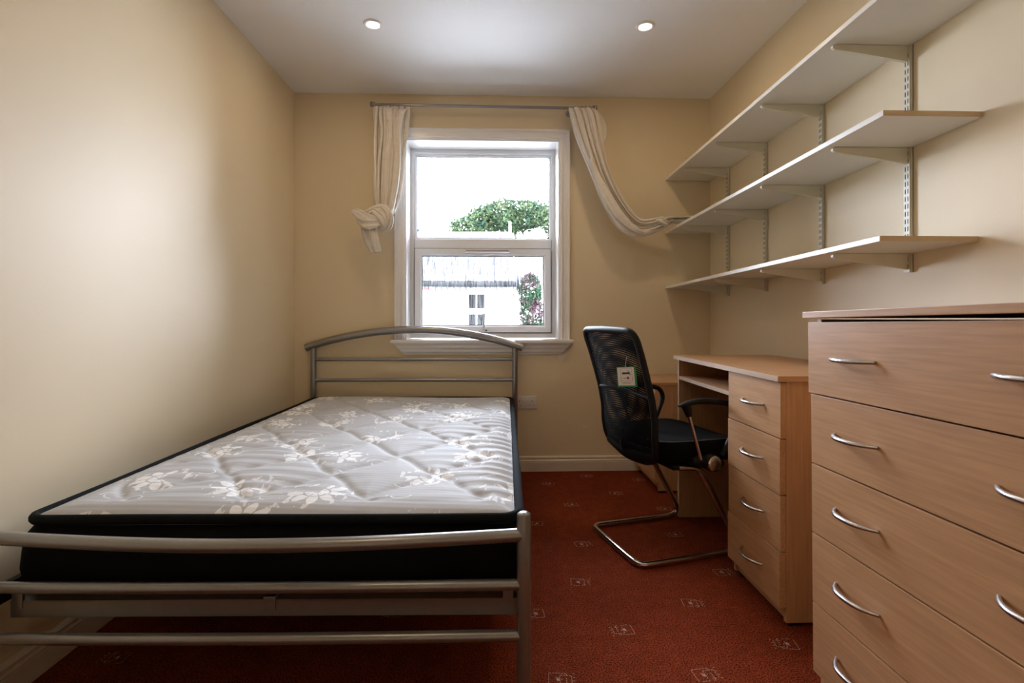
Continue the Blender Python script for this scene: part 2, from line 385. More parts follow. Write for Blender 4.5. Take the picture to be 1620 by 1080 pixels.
# sill board with rounded nose and a moulded apron below that tapers inwards
bm = B(RX0+.002, RX1-.002, YF-.02, 3.47, RZ0-.022, RZ0)
box(bm, -.640, .500, YF-.062, YF-.001, RZ0-.022, RZ0, bev=.006)
obj('window_sill', bm, 'gloss', win, smooth=True)
AP = [(.050, RZ0-.022), (.046, RZ0-.030), (.036, RZ0-.034), (.033, RZ0-.050), (.024, RZ0-.062), (.022, RZ0-.076), (.012, RZ0-.086), (.010, RZ0-.094), (0, RZ0-.096), (0, RZ0-.022)]
bm = bmesh.new()
strip_profile(bm, AP, [lambda p: (-.560-.065*(1-(RZ0-.022-p[1])/.074), YF-.001-p[0], p[1]), lambda p: (.425+.065*(1-(RZ0-.022-p[1])/.074), YF-.001-p[0], p[1])])
obj('sill_apron', bm, 'gloss', win)
# uPVC frame
Y0 = 3.47
FP = [(0, Y0), (.030, Y0), (.034, Y0+.006), (.040, Y0+.022), (.040, Y0+.06), (0, Y0+.06)]
obj('window_frame', frame(FP, RX0+.001, RX1-.001, RZ0+.001, RZ1-.006), 'upvc', win)
bm = B(-.524, .385, Y0, Y0+.06, 1.432, 1.495, bev=.004); obj('transom', bm, 'upvc', win)
GB = [(0, Y0+.012), (.008, Y0+.018), (.011, Y0+.03), (0, Y0+.03)]
obj('glazing_bead', frame(GB, -.522, .383, 1.493, 2.055), 'upvc', win)
obj('glazing_gasket', frame([(0, Y0+.027), (.0135, Y0+.027), (.0135, Y0+.031), (0, Y0+.031)], -.522, .383, 1.493, 2.055), 'gasket', win)
SP = [(0, Y0-.014), (.034, Y0-.014), (.040, Y0-.009), (.048, Y0+.01), (.048, Y0+.03), (0, Y0+.03)]
sash = obj('opening_sash', frame(SP, -.521, .380, .875, 1.428), 'upvc', win)
obj('sash_gasket', frame([(0, Y0+.006), (.0505, Y0+.006), (.0505, Y0+.010), (.044, Y0+.010)], -.521, .380, .875, 1.428), 'gasket', sash)
obj('sash_shadow_gasket', frame([(-.004, Y0-.001), (.004, Y0-.001), (.004, Y0+.001), (-.004, Y0+.001)], -.521, .380, .875, 1.428), 'gasket', sash)
# every pane
obj('glass_pane', B(-.515, .376, Y0+.026, Y0+.030, 1.50, 2.048), 'glass', win)
obj('glass_pane', B(-.478, .337, Y0+.020, Y0+.024, .918, 1.385), 'wetglass', win)
v_ = obj('trickle_vent', B(-.190, .107, Y0-.036, Y0-.013, 1.400, 1.426, bev=.004), 'upvc', win, smooth=True)
obj('vent_slider', B(-.182, .099, Y0-.0375, Y0-.0355, 1.4115, 1.4165), 'greyink', v_)
hd = obj('window_handle', B(-.083, -.050, Y0-.024, Y0-.013, .885, .905, bev=.003), 'upvc', win, smooth=True)
obj('handle_lever', T([(-.067, Y0-.03, .893), (-.066, Y0-.048, .905), (-.064, Y0-.05, .94), (-.062, Y0-.05, 1.0)], [.007,.008,.007,.006], seg=10), 'nickel', hd, smooth=True)
obj('handle_screw', lathe([(.006, Y0-.028), (.006, Y0-.023)], 'y', 12, (-.050, 0, .888)), 'gasket', hd)
obj('outer_sill', B(RX0-.05, RX1+.05, Y0+.06, Y0+.19, RZ0-.03, RZ0-.005), 'render', win)

# ------------------------------------------------------------------ ceiling lamps
def ceiling_lamp(x, y, label, light=True):
    t = thing('ceiling_light', label, 'ceiling light', (x, y, ZC), 0, 'recessed ceiling lights')
    obj('trim_ring', lathe([(.030, 0), (.030, -.004), (.034, -.007), (.042, -.006), (.045, -.001), (.045, 0)], 'z', 36), 'gloss', t, smooth=True)
    obj('bulb', lathe([(.001, -.0035), (.029, -.0035), (.029, -.001), (.001, -.001)], 'z', 28), 'lamp', t)
    ld = bpy.data.lights.new('lamp_light', 'AREA'); ld.shape = 'DISK'; ld.size = .055; ld.energy = LAMP_W; ld.color = LAMP_COL
    lo = bpy.data.objects.new('lamp_light', ld); COL.objects.link(lo); lo.parent = t; lo.location = (0, 0, -.012)
ceiling_lamp(-.578, 2.519, 'round white recessed ceiling light above the bed, left of the window')
ceiling_lamp(.731, 2.489, 'round white recessed ceiling light nearer the shelves, right of the window')
ceiling_lamp(-.578, .45, 'round white recessed ceiling light over the foot of the bed')
ceiling_lamp(.731, .45, 'round white recessed ceiling light over the tall chest of drawers')

# ------------------------------------------------------------------ bed frame (local x along the width from the right post, y to the head)
BR = -R(1.4)
bed = thing('bed_frame', 'silver metal bed frame with arched headboard rail and slatted base', 'bed', (.071, 1.222, 0), BR)
WB = 1.262; LB = 2.015     # post spacing, length
def bp(name, bm, m='metal', parent=None): return obj(name, bm, m, parent or bed, smooth=True)
def post(x, y, h, r): return lathe([(r*.9, 0), (r, .006), (r, h-.012), (r*.92, h-.005), (r*.6, h-.001), (r*.2, h)], 'z', 24, (x, y, 0))
for x in (0, -WB): bp('foot_post', post(x, 0, .512, .0168))
n = 24
bp('foot_rail', T([(-WB*k/n, -.045*math.sin(PI*k/n), .458-.004*math.sin(PI*k/n)) for k in range(n+1)], .0155, seg=16))
bp('foot_rail', T([(-WB*k/n, -.008*math.sin(PI*k/n), .341) for k in range(n+1)], .0130, seg=16))
bp('foot_rail', T([(-WB*k/n, -.008*math.sin(PI*k/n), .222) for k in range(n+1)], .0130, seg=16))
HX0, HX1 = .012, -1.236
for x in (0, -WB): bp('head_post', lathe([(.016, 0), (.0175, .006), (.0175, .79)], 'z', 24, (HX0 if x == 0 else HX1, LB, 0)))
HW = HX0-HX1
arch = []
for k in range(33):
    t = k/32; x = HX0+.046-(HW+.092)*t; u = 2*t-1
    arch.append((x, LB-.012*(1-u*u), .786+.111*(1-u*u)))
bp('headboard_arch', T(arch, .0235, seg=20))
for z in (.713, .585): bp('headboard_rail', T([(HX0, LB, z), (HX1, LB, z)], .0108, seg=14))
# angle-iron end bars, side rails, centre support, slats
for y in (.040, LB-.035):
    bm = B(-WB+.030, -.010, y, y+.004, .248, .286); box(bm, -WB+.030, -.010, y, y+.030, .284, .288); bp('end_bar', bm)
    bm = B(-WB+.034, -WB+.060, y-.002, y+.006, .270, .318, bev=.001); bp('mounting_bracket', bm)
    bm = B(-.050, -.024, y-.002, y+.006, .270, .318, bev=.001); bp('mounting_bracket', bm)
bp('support_clip', B(-.625, -.600, .034, .046, .284, .297, bev=.001))
for x in (-WB-.004, -.014):
    bm = B(x, x+.018, .017, LB-.017, .282, .325, bev=.002); bp('side_rail', bm, 'plastic' if x < -1 else 'metal')
bp('centre_rail', B(-.625, -.597, .035, LB-.03, .262, .297, bev=.002))
for k in range(16):
    y = .085+k*(LB-.16)/15
    bp('slat', B(-WB+.02, -.018, y, y+.055, .303, .312, bev=.002), 'slat')

# ------------------------------------------------------------------ mattress
MX0, MX1, MY0, MY1, MZ0, MZ1 = -1.222, .008, .030, 1.965, .314, .493   # in bed coordinates
mt = thing('mattress', 'pale grey quilted damask mattress with black sides on the silver bed frame', 'mattress', (.071, 1.222, 0), BR)
def rrect(x0, x1, y0, y1, r, n=8, m=40):
    P = []
    for cx, cy, a0 in ((x1-r, y0+r, -PI/2), (x1-r, y1-r, 0), (x0+r, y1-r, PI/2), (x0+r, y0+r, PI)):
        for k in range(n+1): a = a0+PI/2*k/n; P.append((cx+r*math.cos(a), cy+r*math.sin(a)))
    Q = []
    for i in range(len(P)):
        a, b = P[i], P[(i+1) % len(P)]; d = math.hypot(b[0]-a[0], b[1]-a[1]); s = max(1, int(d/.05))
        for k in range(s): Q.append((a[0]+(b[0]-a[0])*k/s, a[1]+(b[1]-a[1])*k/s))
    return Q
base = rrect(MX0, MX1, MY0, MY1, .045)
def inset(P, d, cx=(MX0+MX1)/2, cy=(MY0+MY1)/2):
    hx, hy = (MX1-MX0)/2, (MY1-MY0)/2
    return [(cx+(x-cx)*(hx-d)/hx, cy+(y-cy)*(hy-d)/hy) for x, y in P]
def ringmesh(levels, capt=True):
    bm = bmesh.new(); rs = [[bm.verts.new((x, y, z)) for x, y in P] for P, z in levels]; n = len(rs[0])
    for a, b in zip(rs, rs[1:]):
        for k in range(n): bm.faces.new((a[k], a[(k+1) % n], b[(k+1) % n], b[k]))
    if capt: bm.faces.new(rs[0][::-1]); bm.faces.new(rs[-1])
    return bm
def wob(P, amp, ph, fr=9):
    cx, cy = (MX0+MX1)/2, (MY0+MY1)/2
    return [(x+(x-cx)*amp*math.sin(fr*y+ph), y+(y-cy)*amp*.5*math.sin(fr*x+ph)) for x, y in P]
lv = [(inset(base, .012), MZ0), (inset(base, .003), MZ0+.010), (wob(base, .006, 1), MZ0+.05), (wob(base, .004, 2.2), MZ0+.09), (inset(wob(base, .005, 3), .002), MZ0+.125), (inset(base, .016), MZ0+.146), (inset(base, .022), MZ0+.152)]
obj('mattress_border', ringmesh(lv), 'black', mt, smooth=True)
obj('piping', T([(x, y, MZ0+.008) for x, y in inset(base, .004)+[inset(base, .004)[0]]], .006, seg=8), 'piping', mt, smooth=True)
obj('piping_thread', T([(x, y, MZ0+.1535) for x, y in inset(base, .0165)+[inset(base, .0165)[0]]], .0012, seg=6), 'thread', mt, smooth=True)
tp = inset(base, .017)
def zt(x, y): return MZ1-.010+.0035*math.sin(6.5*x+1)*math.sin(5*y)
obj('piping', T([(x, y, zt(x, y)-.004) for x, y in tp+[tp[0]]], .0125, seg=10), 'piping', mt, smooth=True)
# quilted top: heightfield
def seglines(X, Y):
    """distance to the bouncing diagonal stitch lines"""
    ax, ay = .158, .208           # half steps of the lattice
    x = X-(MX1-.105); y = Y-(MY0+.125)
    a = x/ax; b = y/ay
    bend = .10*np.sin(PI*b)*np.cos(PI*a)
    u = (a+b)/2+bend*.5; v = (a-b)/2+bend*.5
    d = np.minimum(np.abs(u-np.round(u)), np.abs(v-np.round(v)))*2*.12
    return d
NX, NY = 190, 300
gx = np.linspace(MX0+.022, MX1-.022, NX); gy = np.linspace(MY0+.022, MY1-.022, NY); X, Y = np.meshgrid(gx, gy)
ex = np.minimum(X-gx[0], gx[-1]-X); ey = np.minimum(Y-gy[0], gy[-1]-Y); e = np.minimum(ex, ey)
zone = np.clip((e-.06)/.03, 0, 1); zone = zone*zone*(3-2*zone)
d = seglines(X, Y)
puff = 1-np.exp(-(d/.013)**2*1.0); soft = np.clip(d/.10, 0, 1)
hgt = zone*(.0052*puff+.0075*np.sin(soft*PI/2)-.0095)
# cross wrinkles, phase drifting slowly, stronger towards the right-hand edge
ph = 1.8*np.sin(2.3*X+1.0)+1.2*np.sin(4.1*Y+2*X)
k1 = np.sin(2*PI*Y/.070+ph+.9*np.sin(11*X+3*Y)+.7*np.sin(17*Y+5*X)); k1 = np.sign(k1)*np.abs(k1)**.8
amp = .0009+.0024*np.exp(-((gx[-1]-X)/.16)**2)+.0008*np.sin(7*X+3*Y)
hgt += k1*amp*np.clip(e/.02, 0, 1)*np.where(ey < .1, .35, 1)
hgt += .0012*np.sin(2*PI*Y/.021+3*ph)*np.clip(e/.03, 0, 1)*.35
hgt += .004*np.sin(5*X)*np.sin(4.3*Y)
edge = np.clip(e/.075, 0, 1); crown = .022*(np.sin(edge*PI/2))**.8
Z = MZ1-.012+crown-.004+hgt
vs = np.stack([X, Y, Z], -1).reshape(-1, 3)
i = np.arange(NY-1)[:, None]*NX+np.arange(NX-1)[None, :]; fs = np.stack([i, i+1, i+NX+1, i+NX], -1).reshape(-1, 4)
me = bpy.data.meshes.new('quilted_top'); me.from_pydata(vs.tolist(), [], fs.tolist()); me.update()
for p in me.polygons: p.use_smooth = True
new_obj('quilted_top', me, 'damask', mt)

# ------------------------------------------------------------------ office chair (x forward, y towards the window)
FX = R(15)
ch = thing('office_chair', 'black mesh-back office chair with chrome cantilever base at the desk', 'chair', (.56, 2.20, 0), FX)
rt = .0125
half = [(.385, .205, .36), (.30, .205, .3)]
def cant():
    P = []
    up_top, up_bot = (.13, .372), (.388, .065)
    side = [(up_top[0], .19, up_top[1]), (.20, .198, .368), (.225, .20, .350), (.26, .202, .295), (.32, .204, .19), (.375, .205, .095), (.392, .205, .055), (.385, .205, .026), (.350, .205, .0135), (.30, .205, .0125), (.1, .205, .0125), (-.01, .205, .0125), (-.035, .200, .0125), (-.05, .183, .0125), (-.055, .155, .0125)]
    P += side; P += [(-.056, y, .0125) for y in (.08, 0, -.08)]; P += [(x, -y, z) for x, y, z in side[::-1]]
    return catmull(P, 4)
obj('cantilever_base', T([tuple(p) for p in cant()], rt, seg=14), 'chrome', ch, smooth=True)
obj('seat_plate', B(.10, .34, -.20, .20, .365, .385, bev=.004), 'plastic', ch, smooth=True)
# seat cushion: rounded super-ellipse with waterfall front
def cushion():
    bm = bmesh.new(); n = 56; rs = []
    prof = [(.80, -.085), (.93, -.080), (.985, -.060), (1.0, -.035), (.99, -.012), (.955, .002), (.88, .006), (.7, .008), (.4, .006), (.1, .003)]
    for s, dz in prof:
        ring = []
        for k in range(n):
            a = 2*PI*k/n; c, q = math.cos(a), math.sin(a)
            x = .262+.245*s*math.copysign(abs(c)**.55, c); y = .238*s*math.copysign(abs(q)**.55, q)
            z = .468+dz-.045*max(0, (x-.33)/.18)**2+.012*(abs(y)/.238)**3
            ring.append(bm.verts.new((x, y, z)))
        rs.append(ring)
    for a, b in zip(rs, rs[1:]):
        for k in range(n): bm.faces.new((a[k], a[(k+1) % n], b[(k+1) % n], b[k]))
    bm.faces.new(rs[0][::-1]); bm.faces.new(rs[-1]); return bm
st = obj('seat', cushion(), 'seatfab', ch, smooth=True)
seam = []
for k in range(60):
    a = 2*PI*k/59; c, q = math.cos(a), math.sin(a); x = .262+.245*.93*math.copysign(abs(c)**.55, c); y = .238*.93*math.copysign(abs(q)**.55, q)
    seam.append((x, y, .468+.0045-.045*max(0, (x-.33)/.18)**2+.012*(abs(y)/.238)**3))
obj('seam', T(seam, .0011, seg=6, cap=False), 'thread', st, smooth=True)
# backrest
def bx(z):      # profile of the back: x offset at height z
    return float(np.interp(z, [.37, .40, .44, .50, .58, .66, .74, .82, .90, .93], [.050, .026, .008, 0, -.002, -.012, -.030, -.050, -.074, -.084]))
def bw(z): return float(np.interp(z, [.37, .40, .44, .50, .60, .70, .80, .93], [.150, .190, .205, .212, .214, .216, .220, .224]))
def bpt(z, s): # s in -1..1 across
    return (bx(z)+(.030-.018*min(1, max(0, (z-.55)/.35)))*(s*s)-.020, s*bw(z), z)
zb, ztp = .377, .915
out = []
for k in range(21): s = -.72+1.44*k/20; out.append(bpt(zb+.012*s*s, s*.98))
for k in range(1, 6): a = PI/2*k/6; out.append(bpt(zb+.012+.055*(1-math.cos(a)), .72+.28*math.sin(a)))
for k in range(20): out.append(bpt(zb+.075+(ztp-.045-zb-.075)*k/19, 1))
for k in range(1, 6): a = PI/2*k/6; out.append(bpt(ztp-.045+.045*math.sin(a), .83+.17*math.cos(a)))
for k in range(21): s = .80-1.60*k/20; out.append(bpt(ztp+.006*(1-s*s), s))
for k in range(1, 6): a = PI/2*k/6; out.append(bpt(ztp-.045*(1-math.cos(a)), -(.83+.17*math.sin(a))))
for k in range(20): out.append(bpt(ztp-.045-(ztp-.045-zb-.075)*k/19, -1))
for k in range(1, 6): a = PI/2*k/6; out.append(bpt(zb+.012+.055*(1-math.sin(a)), -(.72+.28*math.cos(a))))
out.append(out[0])
obj('back_frame', T(out, .0135, seg=12, up=(1,0,0)), 'plastic', ch, smooth=True)
def netpanel(dx, name, m, bulge):
    nu, nv = 26, 40; V = []; F = []; UV = []
    for j in range(nv+1):
        z = zb+.005+(ztp-zb-.005)*j/nv
        lim = 1.0
        if z < zb+.07: lim = .72+.28*math.sqrt(max(0, 1-((zb+.07-z)/.07)**2))
        if z > ztp-.045: lim = .83+.17*math.sqrt(max(0, 1-((z-ztp+.045)/.045)**2))
        for i in range(nu+1):
            s = (-1+2*i/nu)*lim; p = bpt(z, s)
            V.append((p[0]+dx+bulge*(1-s*s)*math.sin(PI*(j/nv)), p[1], z)); UV.append((p[1], z+.03*s*s))
    for j in range(nv):
        for i in range(nu): a = j*(nu+1)+i; F.append((a, a+1, a+nu+2, a+nu+1))
    me = bpy.data.meshes.new(name); me.from_pydata(V, [], F); ul = me.uv_layers.new(name='UVMap')
    for l in me.loops: ul.data[l.index].uv = UV[l.vertex_index]
    for p in me.polygons: p.use_smooth = True
    return new_obj(name, me, m, ch)
netpanel(-.004, 'mesh_panel', 'net1', -.006); netpanel(.010, 'mesh_panel', 'net2', .010)
obj('lumbar_bar', T([bpt(.655, -.98), bpt(.668, -.5), bpt(.672, 0), bpt(.668, .5), bpt(.655, .98)], .010, seg=10), 'plastic', ch, smooth=True)
obj('lower_back_shell', T([bpt(.425, -.97), bpt(.42, -.5), bpt(.415, 0), bpt(.42, .5), bpt(.425, .97)], .030, seg=10, flat=.35, up=(1,0,0)), 'plastic', ch, smooth=True)
# back support spine going under the seat
obj('spine', T([(.16, 0, .372), (.06, 0, .370), (.015, 0, .385), (-.012, 0, .43), (-.012, 0, .50)], [.022,.022,.022,.020,.012], seg=10, flat=.5), 'plastic', ch, smooth=True)
for sg in (-1, 1):
    y = sg*.262
    top = catmull([(.082, y, .630), (.115, y, .638), (.17, y*1.01, .646), (.23, y*1.01, .643), (.30, y, .632), (.335, y, .618), (.352, y, .590), (.350, y, .56), (.334, y, .52), (.312, y*.99, .475), (.285, y*.97, .425)], 5)
    nn = len(top); rr_ = [float(np.interp(q/(nn-1), [0, .1, .25, .45, .6, .8, 1], [.006, .015, .020, .018, .015, .013, .014])) for q in range(nn)]
    arm = obj('armrest', T([tuple(p) for p in top], rr_, seg=14, flat=.62), 'plastic', ch, smooth=True)
    obj('arm_bracket', T([(.112, y, .636), (.122, y, .612), (.128, y, .590)], [.020, .016, .012], seg=12), 'plastic', arm, smooth=True)
    obj('arm_strut', T([(.124, y, .605), (.185, y*.985, .418)], .0072, seg=12), 'chrome', arm, smooth=True)
    obj('arm_mount', T([(.172, sg*.20, .400), (.180, sg*.225, .405), (.205, sg*.230, .402), (.238, sg*.228, .400)], [.014, .022, .026, .024], seg=12), 'plastic', arm, smooth=True)
    obj('hub_body', lathe([(.030, sg*.20), (.033, sg*.235), (.033, sg*.268), (.030, sg*.272)], 'y', 28, (.238, 0, .400)), 'plastic', arm, smooth=True)
    obj('chrome_hub', lathe([(.031, sg*.270), (.031, sg*.274), (.027, sg*.277), (.018, sg*.2795), (.004, sg*.281)], 'y', 32, (.238, 0, .400)), 'chrome', arm, smooth=True)

# swing tag tied to the chair back (hangs from it: a thing of its own)
rt3 = Matrix.Rotation(FX, 4, 'Z')
def chair_to_world(p): v = rt3 @ Vector(p); return (v.x+.56, v.y+2.20, v.z)
cx_, cy_, cz_ = chair_to_world((-.088, -.168, .742))
tg = thing('swing_tag', 'square white swing tag with green border tied to the black chair back', 'tag', (cx_, cy_, cz_), FX)
tg.rotation_euler = (R(-5), 0, FX+R(36))
# tag faces -x
obj('card_backing', B(-.001, .001, -.041, .041, -.043, .036, bev=.0004), 'green', tg)
obj('printed_card', B(-.0018, -.001, -.033, .037, -.037, .033), 'card', tg)
def pr_(name, y0, y1, z0, z1, m): return obj(name, B(-.0022, -.0018, -y1, -y0, z0, z1), m, tg)
for a in ((-.024, .024, .0285, .0292), (-.024, .024, -.0205, -.0198), (-.024, -.0233, -.02, .0292), (.0233, .024, -.02, .0292)): pr_('frame_line', *a, 'red')
pr_('logo_bar', -.018, .014, .007, .014, 'ink'); pr_('logo_foot', .011, .018, .003, .009, 'greyink')
pr_('logo_roof', .006, .009, .016, .024, 'greyink'); pr_('logo_roof', .009, .016, .014, .017, 'greyink')
pr_('red_mark', -.015, .000, -.010, -.008, 'red')
obj('red_emblem', lathe([(.0055, -.0022), (.0055, -.0018)], 'x', 18, (0, -.006, -.008)), 'red', tg)
def text_part(body, size, loc, m, parent, name='lettering'):
    cu = bpy.data.curves.new(name, 'FONT'); cu.body = body; cu.size = size; cu.align_x = 'CENTER'; cu.extrude = .0001
    o = bpy.data.objects.new('t', cu); COL.objects.link(o); dg = bpy.context.evaluated_depsgraph_get(); dg.update()
    me = bpy.data.meshes.new_from_object(o.evaluated_get(dg)); bpy.data.objects.remove(o); me.name = name
    q = new_obj(name, me, m, parent); q.location = loc; q.rotation_euler = (R(90), 0, R(-90)); return q
pr_('print_line', -.018, .016, -.0285, -.0262, 'greyink')
obj('tag_string', T([(0, .002, .034), (0, .000, .05), (.004, -.006, .075)], .0009, seg=6), 'card', tg)

# ------------------------------------------------------------------ drawers furniture
def handle(parent, x, yc, z, L=.140, out=.030):
    pts = []
    for k in range(17):
        u = -1+2*k/16; pts.append((x-out*(1-abs(u)**2.6)-.001, yc+u*L/2, z))
    return obj('handle', T(pts, [.0042+.0014*(1-abs(-1+2*k/16)**2) for k in range(17)], seg=10), 'nickel', parent, smooth=True)
def drawer(parent, x, y0, y1, z0, z1, hs, proud=0, m='woodY', L=.14):
    d = obj('drawer', B(x-proud, x+.018, y0, y1, z0, z1, bev=.0012), m, parent)
    for yc in hs: handle(d, x-proud, yc, (z0+z1)/2+.002, L)
    return d
# tall chest at the right
ch_ = thing('chest_of_drawers', 'tall beech chest of drawers with silver bow handles in the right foreground', 'chest of drawers', (0, 1.320, 0), 0)
ch_.rotation_euler = (-R(.75), 0, 0); ch_.location.z = 0.0
X0 = .825; Wc = .76
c = lambda y: -y   # distance towards the camera from the far side
for y0, y1 in ((-.018, -.002), (-Wc+.002, -Wc+.018)): obj('side_panel', B(X0+.020, 1.35, y0, y1, .012, .963, bev=.001), 'woodZ', ch_)
obj('back_panel', B(1.343, 1.349, -Wc+.018, -.018, .06, .963), 'woodZ', ch_)
obj('plinth', B(X0+.035, X0+.050, -Wc+.018, -.018, .012, .062), 'woodY', ch_)
obj('top_board', B(X0-.016, 1.36, -Wc-.006, .006, .9665, .983, bev=.0015), 'woodY', ch_)
obj('base_board', B(X0+.02, 1.343, -Wc+.018, -.018, .062, .076), 'woodY', ch_)
zs = [.056, .235, .414, .592, .772, .9575]
for k in range(5):
    drawer(ch_, X0, -Wc+.003, -.003 if k < 4 else .001, zs[k]+.0018, zs[k+1]-.0018, (-.168, -.168-.408), proud=(.004 if k == 4 else 0), L=.142)
for y in (-.03, -Wc+.03):
    for x in (X0+.06, 1.32): obj('glide', lathe([(.014, .0), (.014, .012)], 'z', 14, (x, y, 0)), 'plastic', ch_)

# desk
dk = thing('desk', 'beech desk with a column of four drawers and a keyboard shelf against the right wall', 'desk', (0, 1.588, 0), 0)
D0 = .897
obj('desk_top', B(.884, 1.372, 0, .945, .768, .786, bev=.0012), 'woodX', dk)
obj('front_edging', B(.8828, .8842, .001, .944, .7685, .7855), 'edge', dk)
for y0, y1, nm in ((.012, .028, 'side_panel'), (.352, .368, 'pedestal_panel'), (.905, .923, 'end_panel')):
    bm = B(D0+.019 if nm != 'end_panel' else D0+.001, 1.36, y0, y1, .012 if nm != 'end_panel' else .003, .768, bev=.0008); obj(nm, bm, 'woodZ', dk)
obj('panel_edging', B(D0-.0002, D0+.0012, .9055, .9225, .004, .7675), 'edge', dk)
obj('back_panel', B(1.20, 1.215, .368, .905, .30, .768), 'woodY', dk)
obj('pedestal_back', B(1.352, 1.358, .028, .352, .03, .768), 'woodZ', dk)
obj('plinth', B(D0+.030, D0+.045, .028, .352, .012, .060), 'woodY', dk)
ks = obj('keyboard_shelf', B(D0+.002, 1.20, .368, .905, .672, .688, bev=.001), 'woodY', dk)
obj('shelf_edging', B(D0+.0008, D0+.0022, .369, .904, .6725, .6875), 'edge', ks)
zs = [.058, .2335, .411, .588, .766]
for k in range(4): drawer(dk, D0, .012 if k < 3 else .011, .372, zs[k]+.0018, zs[k+1]-.0018, (.182,), proud=(.003, 0, .002, 0)[k], L=.140)
for y in (.03, .34):
    for x in (D0+.05, 1.33): obj('glide', B(x-.02, x+.02, y-.012, y+.012, 0, .012), 'plastic', dk)

# low cabinet in the far corner
cb = thing('bedside_cabinet', 'low beech bedside cabinet in the far corner behind the desk', 'cabinet', (0, 2.85, 0), 0)
obj('top_board', B(.880, 1.358, -.004, .425, .596, .612, bev=.001), 'woodY', cb)
for y0, y1 in ((0, .016), (.405, .421)): obj('side_panel', B(.910, 1.35, y0, y1, .012, .596, bev=.0008), 'woodZ', cb)
obj('back_panel', B(1.344, 1.349, .016, .405, .03, .596), 'woodZ', cb)
obj('plinth', B(.925, .94, .016, .405, .012, .055), 'woodY', cb)
zs = [.055, .235, .415, .594]
for k in range(3): drawer(cb, .892, .001, .420, zs[k]+.001, zs[k+1]-.001, (.21,), L=.13)
for y in (.02, .40):
    for x in (.93, 1.32): obj('glide', B(x-.015, x+.015, y-.012, y+.012, 0, .012), 'plastic', cb)

# ------------------------------------------------------------------ wall shelving
SL = -.0157
def shz(z0, y): return z0+.0157*(3.3-y)
SH = {'top': 1.848, 'middle': 1.508, 'bottom': 1.156}
YE = {'top': .95, 'middle': 1.432, 'bottom': 1.445}
LBL = {'top': 'topmost long white shelf board on the right wall, under the ceiling', 'middle': 'middle long white shelf board on the right wall, curtain end lying on it',
       'bottom': 'lowest long white shelf board on the right wall, above the desk'}
for kx, z0 in SH.items():
    t = thing('wall_shelf', LBL[kx], 'shelf', (0, 3.297, z0), 0, 'long white shelves on the right wall'); L_ = 3.297-YE[kx]
    t.rotation_euler = (-math.atan(.0157), 0, 0)
    obj('shelf_board', B(1.098, 1.388, -L_, 0, .0005, .0165, bev=.0008), 'melamine', t)
    obj('end_edging', B(1.0985, 1.3875, -L_-.0012, -L_, .001, .016), 'shelfedge', t)
ups = [(1.690, 'upright nearest the tall chest of drawers'), (2.150, 'second upright from the tall chest of drawers'), (2.605, 'third upright from the tall chest of drawers'), (3.030, 'upright nearest the window wall')]
base_up = None
for n_, (y, lb) in enumerate(ups):
    t = thing('shelf_upright', 'cream slotted metal '+lb+', carrying three shelf brackets', 'shelf upright', (1.39, y, 0), 0, 'slotted shelf uprights')
    z0 = shz(1.156, y)-.062; z1 = shz(1.848, y)+.0
    # U channel with raised flanges
    bm = B(-.003, 0, -.0125, .0125, z0, z1); box(bm, -.013, -.001, -.0125, -.0100, z0, z1); box(bm, -.013, -.001, .0100, .0125, z0, z1); box(bm, -.0135, -.0118, -.0125, .0125, z0, z1)
    obj('channel', bm, 'bracket', t)
    bm = bmesh.new(); z = z0+.012
    while z < z1-.03:
        for yy in (-.0055, .0055): box(bm, -.0141, -.0134, yy-.0014, yy+.0014, z, z+.015)
        z += .025
    so = obj('slots', bm, 'slot', t); so['kind'] = 'stuff'
    for kx, zz in SH.items():
        zu = shz(zz, y)-.001
        prof = [(-.012, zu), (-.262, zu), (-.268, zu-.004), (-.268, zu-.011), (-.262, zu-.016), (-.245, zu-.018), (-.012, zu-.052)]
        bm = bmesh.new(); a = [bm.verts.new((p[0], -.0055, p[1])) for p in prof]; b_ = [bm.verts.new((p[0], .0055, p[1])) for p in prof]
        bm.faces.new(a); bm.faces.new(b_[::-1])
        for k in range(len(prof)): q = (k+1) % len(prof); bm.faces.new((a[k], b_[k], b_[q], a[q]))
        br = obj('shelf_bracket', bm, 'bracket', t)
        obj('bracket_screw', lathe([(.003, zu-.0188), (.0035, zu-.016)], 'z', 10, (-.24, 0, 0)), 'bracket', br)
        obj('bracket_screw', lathe([(.0035, zu-.0415), (.0045, zu-.037)], 'z', 10, (-.09, 0, 0)), 'bracket', br)

# ------------------------------------------------------------------ power socket
sk = thing('power_socket', 'white double wall socket with switches beside the headboard', 'socket', (.203, YF, .436), 0)
obj('face_plate', B(-.070, .070, -.009, -.0005, -.040, .040, bev=.003), 'socket', sk, smooth=True)
for x in (-.012, .030): pass
for x in (-.020, .014): obj('switch', B(x-.006, x+.006, -.014, -.008, .006, .026, bev=.002), 'socket', sk, smooth=True)
for cx in (-.040, .040):
    bm = B(cx-.002, cx+.002, -.0096, -.0088, .002, .011)
    for q in (-1, 1): box(bm, cx+q*.011-.0032, cx+q*.011+.0032, -.0096, -.0088, -.020, -.0165)
    obj('pin_holes', bm, 'ink', sk)

